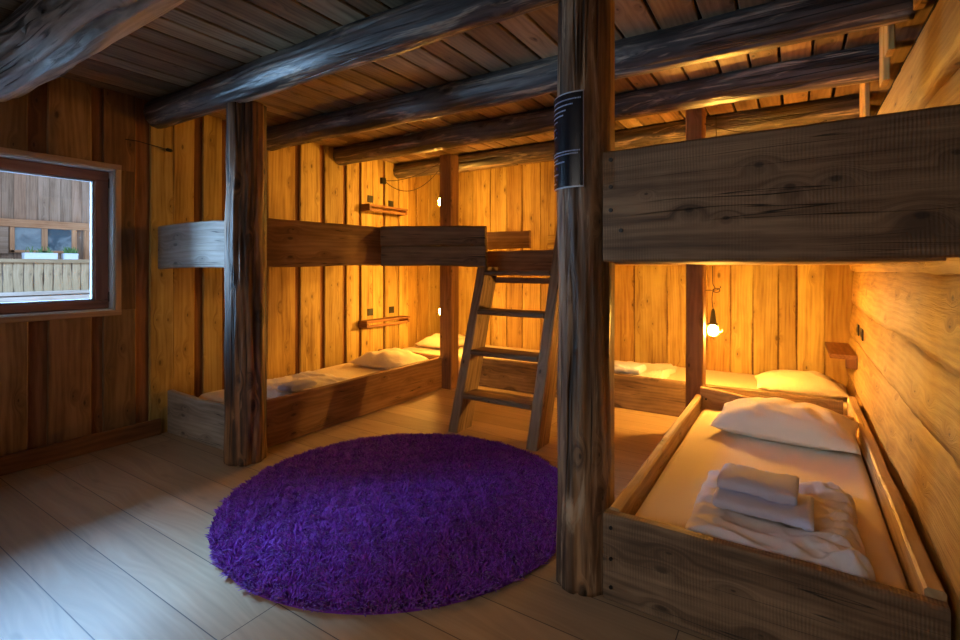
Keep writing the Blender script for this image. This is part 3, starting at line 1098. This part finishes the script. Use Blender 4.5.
# ------------------------------------------------------------------ duvets and towels
def pad(name, x0, x1, y0, y1, z0, h, mat, label, cat, seed, crumple=0.0, side='+x', edge=0.02, group=None, layers=True, n=90):
    P, Q = [], []
    for i in range(n + 1):
        a = 0.5 - 0.5 * math.cos(math.pi * i / n)
        row, rb = [], []
        for j in range(n + 1):
            c = 0.5 - 0.5 * math.cos(math.pi * j / n)
            q = {'+x': a, '-x': 1 - a, '+y': c, '-y': 1 - c}[side]
            cr = crumple * max(0, (q - 0.55) / 0.45) ** 1.3
            jx = edge * NZ(c * 5, seed, 1) * (2 * a - 1) + cr * 0.9 * NZ(c * 7, a * 2, seed) * 0.5
            jy = edge * NZ(a * 5, seed, 5) * (2 * c - 1) + cr * 0.35 * NZ(a * 6, c * 3, seed + 2)
            xx = x0 + (x1 - x0) * a + jx
            yy = y0 + (y1 - y0) * c + jy
            e = min(a * (x1 - x0), (1 - a) * (x1 - x0), c * (y1 - y0), (1 - c) * (y1 - y0))
            prof = min(1, e / (h * 0.9)) if h > 0 else 1
            prof = math.sqrt(max(0, 1 - (1 - prof) ** 2))
            rid = abs(NZ(xx * 9 + yy * 3, yy * 16, seed + 4))
            rid2 = abs(NZ(xx * 20, yy * 28 + xx * 8, seed + 6))
            z = prof * (h * (0.9 + 0.16 * NZ(xx * 4, yy * 4, seed) - 0.7 * abs(NZ(xx * 5 + yy * 2, yy * 11, seed + 9))) + cr * (0.9 * (0.45 - rid) + 0.35 * (0.4 - rid2))) + 0.003 * NZ(xx * 30, yy * 12, seed)
            row.append((xx, yy, z0 + max(0.001, z)))
            rb.append((xx, yy, z0))
        P.append(row)
        Q.append(rb)
    o = grid_obj(name, P, mat, cyclic_bottom=Q)
    return tag(o, label, cat, group)


pad('duvet', -0.36, 0.20, 1.955, 2.64, 0.28, 0.065, M['duvet'], 'folded off-white duvet crumpled at one edge, lying on the right bed', 'duvet', 3, crumple=0.11, edge=0.012)
pad('duvet', -3.95, -3.28, 2.36, 3.10, 0.265, 0.05, M['duvet'], 'folded white duvet at the foot of the bed along the left wall', 'duvet', 5, crumple=0.06, side='-y')
pad('duvet', -1.60, -1.0, 4.58, 5.25, 0.268, 0.04, M['duvet'], 'folded cream duvet on the back bed, seen right of the tall log post', 'duvet', 7, crumple=0.06)


def towel(cx, cy, z, L, W, H, rot, label, seed, lay=1):
    """folded terry towel: stacked folds with rounded front edge"""
    m = MB()
    hh = H / lay
    for q in range(lay):
        zc = hh * (q + 0.5)
        rings, us = [], []
        n = 26
        for i in range(n + 1):
            a = i / n
            e = min(a, 1 - a) * L
            sc = 1.0 if e > 0.012 else 0.75 + 0.25 * e / 0.012
            xx = -L / 2 + a * L
            ring = []
            K = 20
            for j in range(K):
                th = 2 * math.pi * j / K
                ct, st = math.cos(th), math.sin(th)
                ex = 0.45
                yy = math.copysign(abs(ct) ** ex, ct) * W / 2
                zz = math.copysign(abs(st) ** 0.7, st) * hh * 0.53 * sc
                yy += 0.012 * NZ(xx * 9, q * 3 + seed, 0.0) + 0.006 * NZ(xx * 40, yy * 20, seed)
                zz += 0.009 * NZ(xx * 9, yy * 9, seed + q * 0.3) + 0.006 * NZ(xx * 60, yy * 60 + st * 4, seed)
                ring.append((xx + 0.004 * NZ(yy * 15, q, seed), yy, zc + zz))
            rings.append(ring)
            us.append(xx)
        m.rings(rings, us, [j * 0.02 for j in range(K + 1)], smooth=True)
    o = m.build('towel', M['towel'])
    o.location = (cx, cy, z)
    o.rotation_euler = (0, 0, rot)
    return tag(o, label, 'towel')


towel(-0.105, 2.235, 0.348, 0.33, 0.25, 0.052, -0.03, 'pale lilac folded towel lying directly on the duvet of the right bed', 1)
towel(-0.125, 2.275, 0.401, 0.27, 0.21, 0.056, -0.05, 'pale lilac folded towel on top of the other one in the right bed', 2)
towel(-3.34, 2.50, 0.33, 0.15, 0.26, 0.05, 0.1, 'pale folded towel at the foot of the left bed, half hidden by the log post', 3)
towel(-1.36, 4.70, 0.305, 0.32, 0.24, 0.07, 0.0, 'folded towel on the duvet of the back bed', 4)


# ------------------------------------------------------------------ rug
def rug():
    cx, cy, R = -1.875, 2.11, 0.97
    rng = np.random.default_rng(4)
    N = 70000
    rad = R * np.sqrt(rng.random(N)) * 0.995
    th = rng.random(N) * 2 * np.pi
    px, py = rad * np.cos(th), rad * np.sin(th)
    hgt = 0.014 + 0.013 * rng.random(N)
    hgt = hgt * np.where(rad > R * 0.985, 0.65, 1.0)
    wdt = 0.0030 + 0.0018 * rng.random(N)
    la = rng.random(N) * 2 * np.pi
    # clumps lean together
    lean = np.stack([np.sin(px * 41 + 2 * np.sin(py * 33)), np.cos(py * 37 + 2 * np.sin(px * 29))], 1) * 0.010
    lean += np.stack([np.cos(la), np.sin(la)], 1) * 0.012
    ed = np.clip((rad / R - 0.96) / 0.035, 0, 1)
    lean += np.stack([np.cos(th), np.sin(th)], 1) * (ed * 0.010)[:, None]
    V = np.zeros((N, 7, 3))
    for k in range(3):
        a = la + k * 2.0944
        V[:, k, 0] = px + wdt * np.cos(a)
        V[:, k, 1] = py + wdt * np.sin(a)
        V[:, k, 2] = 0.010
        V[:, 3 + k, 0] = px + lean[:, 0] * 0.5 + wdt * 1.15 * np.cos(a + 0.5)
        V[:, 3 + k, 1] = py + lean[:, 1] * 0.5 + wdt * 1.15 * np.sin(a + 0.5)
        V[:, 3 + k, 2] = 0.010 + hgt * 0.6
    V[:, 6, 0] = px + lean[:, 0] * 1.3
    V[:, 6, 1] = py + lean[:, 1] * 1.3
    V[:, 6, 2] = 0.010 + hgt
    base = (np.arange(N) * 7)[:, None]
    quads = []
    F = []
    for k in range(3):
        k2 = (k + 1) % 3
        quads.append(base + np.array([[k, k2, 3 + k2, 3 + k]]))
        F.append(base + np.array([[3 + k, 3 + k2, 6]]))
    quads = np.concatenate(quads)
    tris = np.concatenate(F)
    verts = V.reshape(-1, 3)
    # backing disc
    m = 120
    a = np.arange(m) * 2 * np.pi / m
    o0 = len(verts)
    ringv = []
    for (rr_, zz) in ((R - 0.01, 0.001), (R - 0.01, 0.010), (R - 0.02, 0.012)):
        ringv.append(np.stack([rr_ * np.cos(a), rr_ * np.sin(a), np.full(m, zz)], 1))
    verts = np.concatenate([verts] + ringv)
    faces = quads.tolist() + tris.tolist()
    for i in range(2):
        for j in range(m):
            j2 = (j + 1) % m
            faces.append([o0 + i * m + j, o0 + i * m + j2, o0 + (i + 1) * m + j2, o0 + (i + 1) * m + j])
    faces.append([o0 + 2 * m + j for j in range(m)])
    faces.append([o0 + j for j in range(m - 1, -1, -1)])
    me = bpy.data.meshes.new('rug')
    me.from_pydata(verts.tolist(), [], faces)
    me.materials.append(M['rug'])
    o = bpy.data.objects.new('rug', me)
    COL.objects.link(o)
    o.location = (cx, cy, 0.0005)
    return tag(o, 'round purple shaggy rug on the pale wooden floor', 'rug')


rug()


# ------------------------------------------------------------------ hanging cage lamps
def cage_lamp(x, y, z, ztop, label, post_x, post_y, seed):
    """z = centre of the bulb; hangs on a cord from a hook on the post"""
    t = thing('hanging_lamp', (x, y, z), label, 'lamp')
    m = MB()
    m.tube([(x, y, z + dz) for dz in (-0.040, -0.034, -0.016, 0.010, 0.032, 0.04)], 0.02, segs=20, rs=[0.008, 0.024, 0.032, 0.032, 0.024, 0.014])
    m.build('bulb', M['bulb'] if x > -2 else M['bulb_dim'], t)
    m = MB()
    m.tube([(x, y, z + dz) for dz in (0.042, 0.055, 0.056, 0.075, 0.15, 0.17)], 0.02, segs=16, rs=[0.036, 0.036, 0.026, 0.024, 0.014, 0.008])
    m.build('handle', M['rubber'], t)
    m = MB()
    for k in range(6):
        a = k * math.pi / 3 + 0.3
        c, s_ = math.cos(a), math.sin(a)
        m.tube([(x + 0.034 * c, y + 0.034 * s_, z + 0.044), (x + 0.041 * c, y + 0.041 * s_, z + 0.01), (x + 0.040 * c, y + 0.040 * s_, z - 0.03),
                (x + 0.022 * c, y + 0.022 * s_, z - 0.046), (x, y, z - 0.05)], 0.0014, segs=6)
    for dz in (0.012, -0.022):
        m.tube([(x + 0.0415 * math.cos(a * 0.3142), y + 0.0415 * math.sin(a * 0.3142), z + dz) for a in range(21)], 0.0014, segs=6)
    m.tube([(x + 0.04, y, z - 0.01), (x + 0.062, y - 0.005, z - 0.012), (x + 0.066, y - 0.005, z - 0.002), (x + 0.066, y - 0.005, z + 0.012)], 0.002, segs=6)
    m.build('cage', M['brass'], t)
    m = MB()
    top = z + (ztop - z) * 0.62
    pts = [(x, y, z + 0.168)]
    for k in range(1, 9):
        q = k / 8
        pts.append((x - 0.008 * math.sin(q * 3.1), y, z + 0.168 + (top - z - 0.168) * q))
    # a loose curl of cord where it is tied off
    for k in range(14):
        a = k / 13 * 2 * math.pi * 1.2
        pts.append((x + 0.025 - 0.025 * math.cos(a), y - 0.006 - 0.001 * k, top + 0.016 * math.sin(a)))
    pts.append((x, y - 0.02, top + 0.05))
    pts.append((x - 0.004, y - 0.01, ztop))
    m.tube(pts, 0.0034, segs=6)
    m.build('cord', M['cord'], t)
    m = MB()
    m.tube([(post_x, post_y, top + 0.004), (x, y, top), (x + 0.03, y - 0.005, top + 0.004), (x + 0.055, y - 0.01, top + 0.022), (x + 0.05, y - 0.012, top + 0.036)], 0.003, segs=6)
    m.build('hook', M['black'], t)
    return t


cage_lamp(-0.545, 4.26, 0.80, 1.31, 'lit wire-cage lamp hanging beside the square post over the right bed', -0.582, 4.13, 1)
cage_lamp(-0.52, 4.26, 1.86, 2.50, 'lit wire-cage lamp of the right upper bunk, hidden behind the wide dark board', -0.582, 4.13, 2)
cage_lamp(-3.335, 4.40, 0.80, 1.31, 'lit cage lamp low behind the square post left of the ladder', -3.222, 4.33, 3)
cage_lamp(-3.345, 4.40, 2.03, 2.50, 'lit cage lamp high behind the square post left of the ladder', -3.222, 4.33, 4)


# ------------------------------------------------------------------ shelves on the walls
def wall_shelf(y0, y1, z, label):
    t = thing('wall_shelf', (XL, (y0 + y1) / 2, z), label, 'shelf')
    m = MB()
    m.box(XL + 0.002, XL + 0.14, y0, y1, z, z + 0.026)
    m.build('shelf_board', M['shelf'], t)
    for y in (y0 + 0.01, y1 - 0.03):
        m = MB()
        m.board((XL + 0.002, y, z - 0.028), (XL + 0.145, y, z - 0.026), (0, 0, 1), 0.055, 0.03, n=2, w1=0.045)
        m.build('bracket', M['shelf'], t)
    m = MB()
    m.box(XL + 0.12, XL + 0.14, y0 + 0.03, y1 - 0.045, z - 0.055, z - 0.025)
    m.build('front_bar', M['shelf'], t)


wall_shelf(3.97, 4.62, 1.99, 'small wooden shelf high on the left wall above the upper bunk')
wall_shelf(3.93, 4.66, 0.665, 'small wooden shelf low on the left wall above the pillow')
t = thing('wall_shelf', (0.3, 4.95, 0.6), 'small brown shelf in the back right corner above a pillow', 'shelf')
m = MB()
m.box(0.225, 0.395, 4.62, 5.36, 0.60, 0.632, grain='y')
m.build('shelf_board', M['shelf'], t)
m = MB()
m.box(0.325, 0.395, 4.63, 4.68, 0.53, 0.599, grain='z')
m.build('bracket', M['shelf'], t)


# sockets
def plate(xw, y, z, sgn, label, group=None, s=0.082):
    t = thing('wall_socket', (xw, y, z), label, 'socket', group)
    m = MB()
    x0, x1 = sorted((xw, xw + sgn * 0.010))
    m.box(x0, x1, y - s / 2, y + s / 2, z - s / 2, z + s / 2, ch=0.003)
    m.build('cover_plate', M['plate'], t)
    m = MB()
    m.tube([(xw + sgn * 0.009, y, z), (xw + sgn * 0.013, y, z)], 0.021, segs=20)
    m.build('insert', M['rubber'], t)


plate(XL + 0.001, 4.114, 2.093, 1, 'square black socket above the high left shelf, the one nearer the window')
plate(XL + 0.001, 4.46, 2.07, 1, 'square black socket above the high left shelf, the one nearer the back wall')
plate(XL + 0.001, 4.114, 0.775, 1, 'square black socket above the low left shelf, the one nearer the window')
plate(XL + 0.001, 4.47, 0.775, 1, 'square black socket above the low left shelf, the one nearer the back wall')
plate(XR - 0.028, 4.62, 0.83, -1, 'black socket on the right wall beside the brown shelf, the farther of two')
plate(XR - 0.028, 4.36, 0.825, -1, 'black socket on the right wall beside the brown shelf, the nearer of two')

# junction box and cables
t = thing('junction_box', (XL, 4.31, 2.33), 'small dark junction box high on the left wall with two cables', 'junction box')
m = MB()
m.box(XL + 0.001, XL + 0.04, 4.275, 4.345, 2.295, 2.365, ch=0.006)
m.build('box_body', M['plate'], t)


def sag(p, q, s, n=16):
    p, q = Vector(p), Vector(q)
    return [p.lerp(q, i / n) - Vector((0, 0, s * 4 * (i / n) * (1 - i / n))) for i in range(n + 1)]


m = MB()
m.tube(sag((XL + 0.035, 4.34, 2.335), (-3.215, 4.27, 2.46), 0.06), 0.004, segs=6)
m.build('cable', M['cord'], t)
m = MB()
m.tube(sag((XL + 0.035, 4.34, 2.32), (-3.30, 4.37, 2.44), 0.19), 0.004, segs=6)
m.build('cable', M['cord'], t)
m = MB()
m.tube(sag((-0.60, 4.06, 2.40), (0.2, 4.5, 2.40), 0.09), 0.004, segs=6)
tag(m.build('loose_cable', M['cord']), 'thin dark cable looping above the wide dark board, by the square post top', 'cable')

# wire hook on the left wall
t = thing('wall_hook', (XL, 1.9, 2.225), 'dark metal pull rod with a knob on the left wall above the end board', 'hook')
m = MB()
m.tube([(XL + 0.004, 1.63, 2.245), (XL + 0.03, 1.70, 2.243), (XL + 0.03, 1.90, 2.222)], 0.0028, segs=6)
m.build('rod', M['black'], t)
m = MB()
m.tube([(XL + 0.03, 1.895, 2.222), (XL + 0.03, 1.905, 2.221), (XL + 0.03, 1.935, 2.218), (XL + 0.03, 1.945, 2.217)], 0.012, segs=10, rs=[.006, .014, .014, .005])
m.tube([(XL + 0.001, 1.915, 2.22), (XL + 0.045, 1.915, 2.22)], 0.006, segs=8)
m.build('knob', M['black'], t)

# ------------------------------------------------------------------ notice on the foreground post
t = thing('notice', (-0.738, 1.83, 1.8), 'black notice with rows of pale lettering wrapped round the tall log post', 'sign')
PCX, PCY = -0.738, 1.945


def curved(a0, a1, z0, z1, r, mat, name, parent, nseg=16, thick=0.0015):
    m = MB()
    rings = []
    us = []
    for i in range(nseg + 1):
        a = a0 + (a1 - a0) * i / nseg
        c, s_ = math.cos(a), math.sin(a)
        rings.append([(PCX + r * c, PCY + r * s_, z0), (PCX + r * c, PCY + r * s_, z1),
                      (PCX + (r - thick) * c, PCY + (r - thick) * s_, z1), (PCX + (r - thick) * c, PCY + (r - thick) * s_, z0)])
        us.append(i * 0.01)
    m.rings(rings, us, [0, .3, .31, .6, .61], smooth=False)
    return m.build(name, mat, parent)


A0, A1 = math.radians(205), math.radians(291)
SZ0, SZ1 = 1.615, 1.995
curved(A0, A1, SZ0, SZ1, 0.1195, M['silver'], 'border', t)
curved(A0 + 0.03, A1 - 0.03, SZ0 + 0.006, SZ1 - 0.006, 0.1215, M['signface'], 'face', t)
rl = random.Random(8)
z = SZ1 - 0.03
row = 0


def mark(mb, a, da, z, hz):
    r = 0.1222
    rings = []
    for aa in (a, a + da):
        c, s_ = math.cos(aa), math.sin(aa)
        rings.append([(PCX + r * c, PCY + r * s_, z), (PCX + r * c, PCY + r * s_, z + hz),
                      (PCX + (r - .0008) * c, PCY + (r - .0008) * s_, z + hz), (PCX + (r - .0008) * c, PCY + (r - .0008) * s_, z)])
    mb.rings(rings, [0, .01], [0, .01, .02, .03, .04])


rows = [(0.0, 0.98, 0), (0.020, 0.78, 0), (0.040, 0.6, 0), (0.058, 0.5, 0), (0.076, 0.28, 0), (0.102, 0.22, 0), (0.122, 0.25, 1), (0.136, 0.25, 0),
        (0.205, 0.98, 0), (0.216, 0.93, 0), (0.232, 0.3, 0), (0.245, 0.55, 0), (0.268, 0.25, 1), (0.290, 0.3, 0), (0.312, 0.25, 1), (0.326, 0.2, 0)]
for dz, ln, bl in rows:
    a = A0 + 0.10
    end = a + (A1 - A0 - 0.2) * ln
    mk = MB()
    while a < end:
        da = (end - a) if bl else rl.uniform(0.02, 0.05)
        mark(mk, a, da, SZ1 - 0.032 - dz, 0.010 if bl else 0.005)
        a += da + (1 if bl else 0.016)
    mk.build('blue_panel' if bl else 'text_line', M['signblue'] if bl else M['signtext'], t)

# ------------------------------------------------------------------ the house across the lane
FXp = -11.0
t = thing('neighbour_house', (FXp, 3.0, -1.0), 'weathered wooden house seen through the window, with a small two-pane window and balcony', 'house')
m = MB()
y = -6.0
i = 0
while y < 10:
    m.board((FXp - 0.02, y + 0.08, 2.02), (FXp - 0.02, y + 0.08, 6.2), (0, 1, 0), 0.152, 0.03, n=2, ch=0.004)
    m.board((FXp - 0.02, y + 0.08, -3.0), (FXp - 0.02, y + 0.08, 1.98), (0, 1, 0), 0.152, 0.03, n=2, ch=0.004)
    y += 0.155
    i += 1
m.box(FXp - .2, FXp - .04, -6, 10, -3, 6.2)
m.build('siding', M['siding'], t)
m = MB()
m.box(FXp, FXp + .07, -6, 10, 1.97, 2.10)
m.build('beam', M['fbeam'], t)
m = MB()
# window frame: two lights between y 2.95 and 3.55
for (y0, y1, z0, z1) in ((2.62, 3.52, 1.965, 2.0), (2.62, 3.52, 1.54, 1.585), (2.62, 2.68, 1.54, 2.0), (3.03, 3.11, 1.54, 2.0), (3.45, 3.52, 1.54, 2.0)):
    m.box(FXp, FXp + .05, y0, y1, z0, z1)
fr = m.build('window_frame', M['fbeam'], t)
for (y0, y1) in ((2.67, 3.04), (3.10, 3.46)):
    m = MB()
    m.box(FXp, FXp + .02, y0, y1, 1.575, 1.975, ch=.001)
    m.build('pane', M['pane'], t)
m = MB()
m.box(FXp, FXp + .05, 2.05, 2.60, 1.52, 1.97)
m.build('shutter', M['siding'], t)
m = MB()
m.box(FXp, FXp + .06, 3.63, 3.78, -3, 1.97)
m.build('corner_post', M['fbeam'], t)
# balcony
bal = MB()
bx = FXp + 0.55
bal.box(bx - .03, bx + .05, -1, 4.1, 1.37, 1.43)
bal.build('handrail', M['balcony'], t)
bal = MB()
bal.box(bx - .02, bx + .04, -1, 4.1, 0.84, 0.90)
bal.box(FXp, bx + .05, -1, 4.1, 0.74, 0.82)
bal.build('balcony_deck', M['siding'], t)
y = 1.85
while y < 4.05:
    m = MB()
    m.board((bx, y, 0.87), (bx, y, 1.37), (0, 1, 0), 0.116, 0.025, n=10, amp=0.010, seed=int(y * 100), freq=5)
    m.build('baluster', M['balcony'], t)
    y += 0.125


def planter(y0, y1, z, label, seed, green):
    t = thing('flower_box', (bx - 0.2, (y0 + y1) / 2, z), label, 'flower box')
    m = MB()
    xc = bx - .01
    rings = []
    for yy in (y0, y1):
        rings.append([(xc - .06, yy, z), (xc + .06, yy, z), (xc + .075, yy, z + .10), (xc - .075, yy, z + .10)])
    m.rings(rings, [0, y1 - y0], [0, .1, .2, .3, .4])
    m.build('trough', M['planter'], t)
    m = MB()
    r = random.Random(seed)
    for k in range(green):
        x_, y_ = xc + r.uniform(-.05, .05), r.uniform(y0 + .02, y1 - .02)
        h = r.uniform(.04, .13)
        dx, dy = r.uniform(-.05, .05), r.uniform(-.06, .06)
        m.board((x_, y_, z + .09), (x_ + dx, y_ + dy, z + .09 + h), (r.uniform(-1, 1), r.uniform(-1, 1), 0.1), r.uniform(.015, .035), .003, n=1, w1=.006, ch=.0005)
    m.build('foliage', M['leaf'], t)


planter(2.66, 3.08, 1.431, 'long white flower box on the balcony rail outside the window', 1, 26)
planter(3.17, 3.36, 1.431, 'short white flower box with green plants on the balcony rail outside', 2, 60)
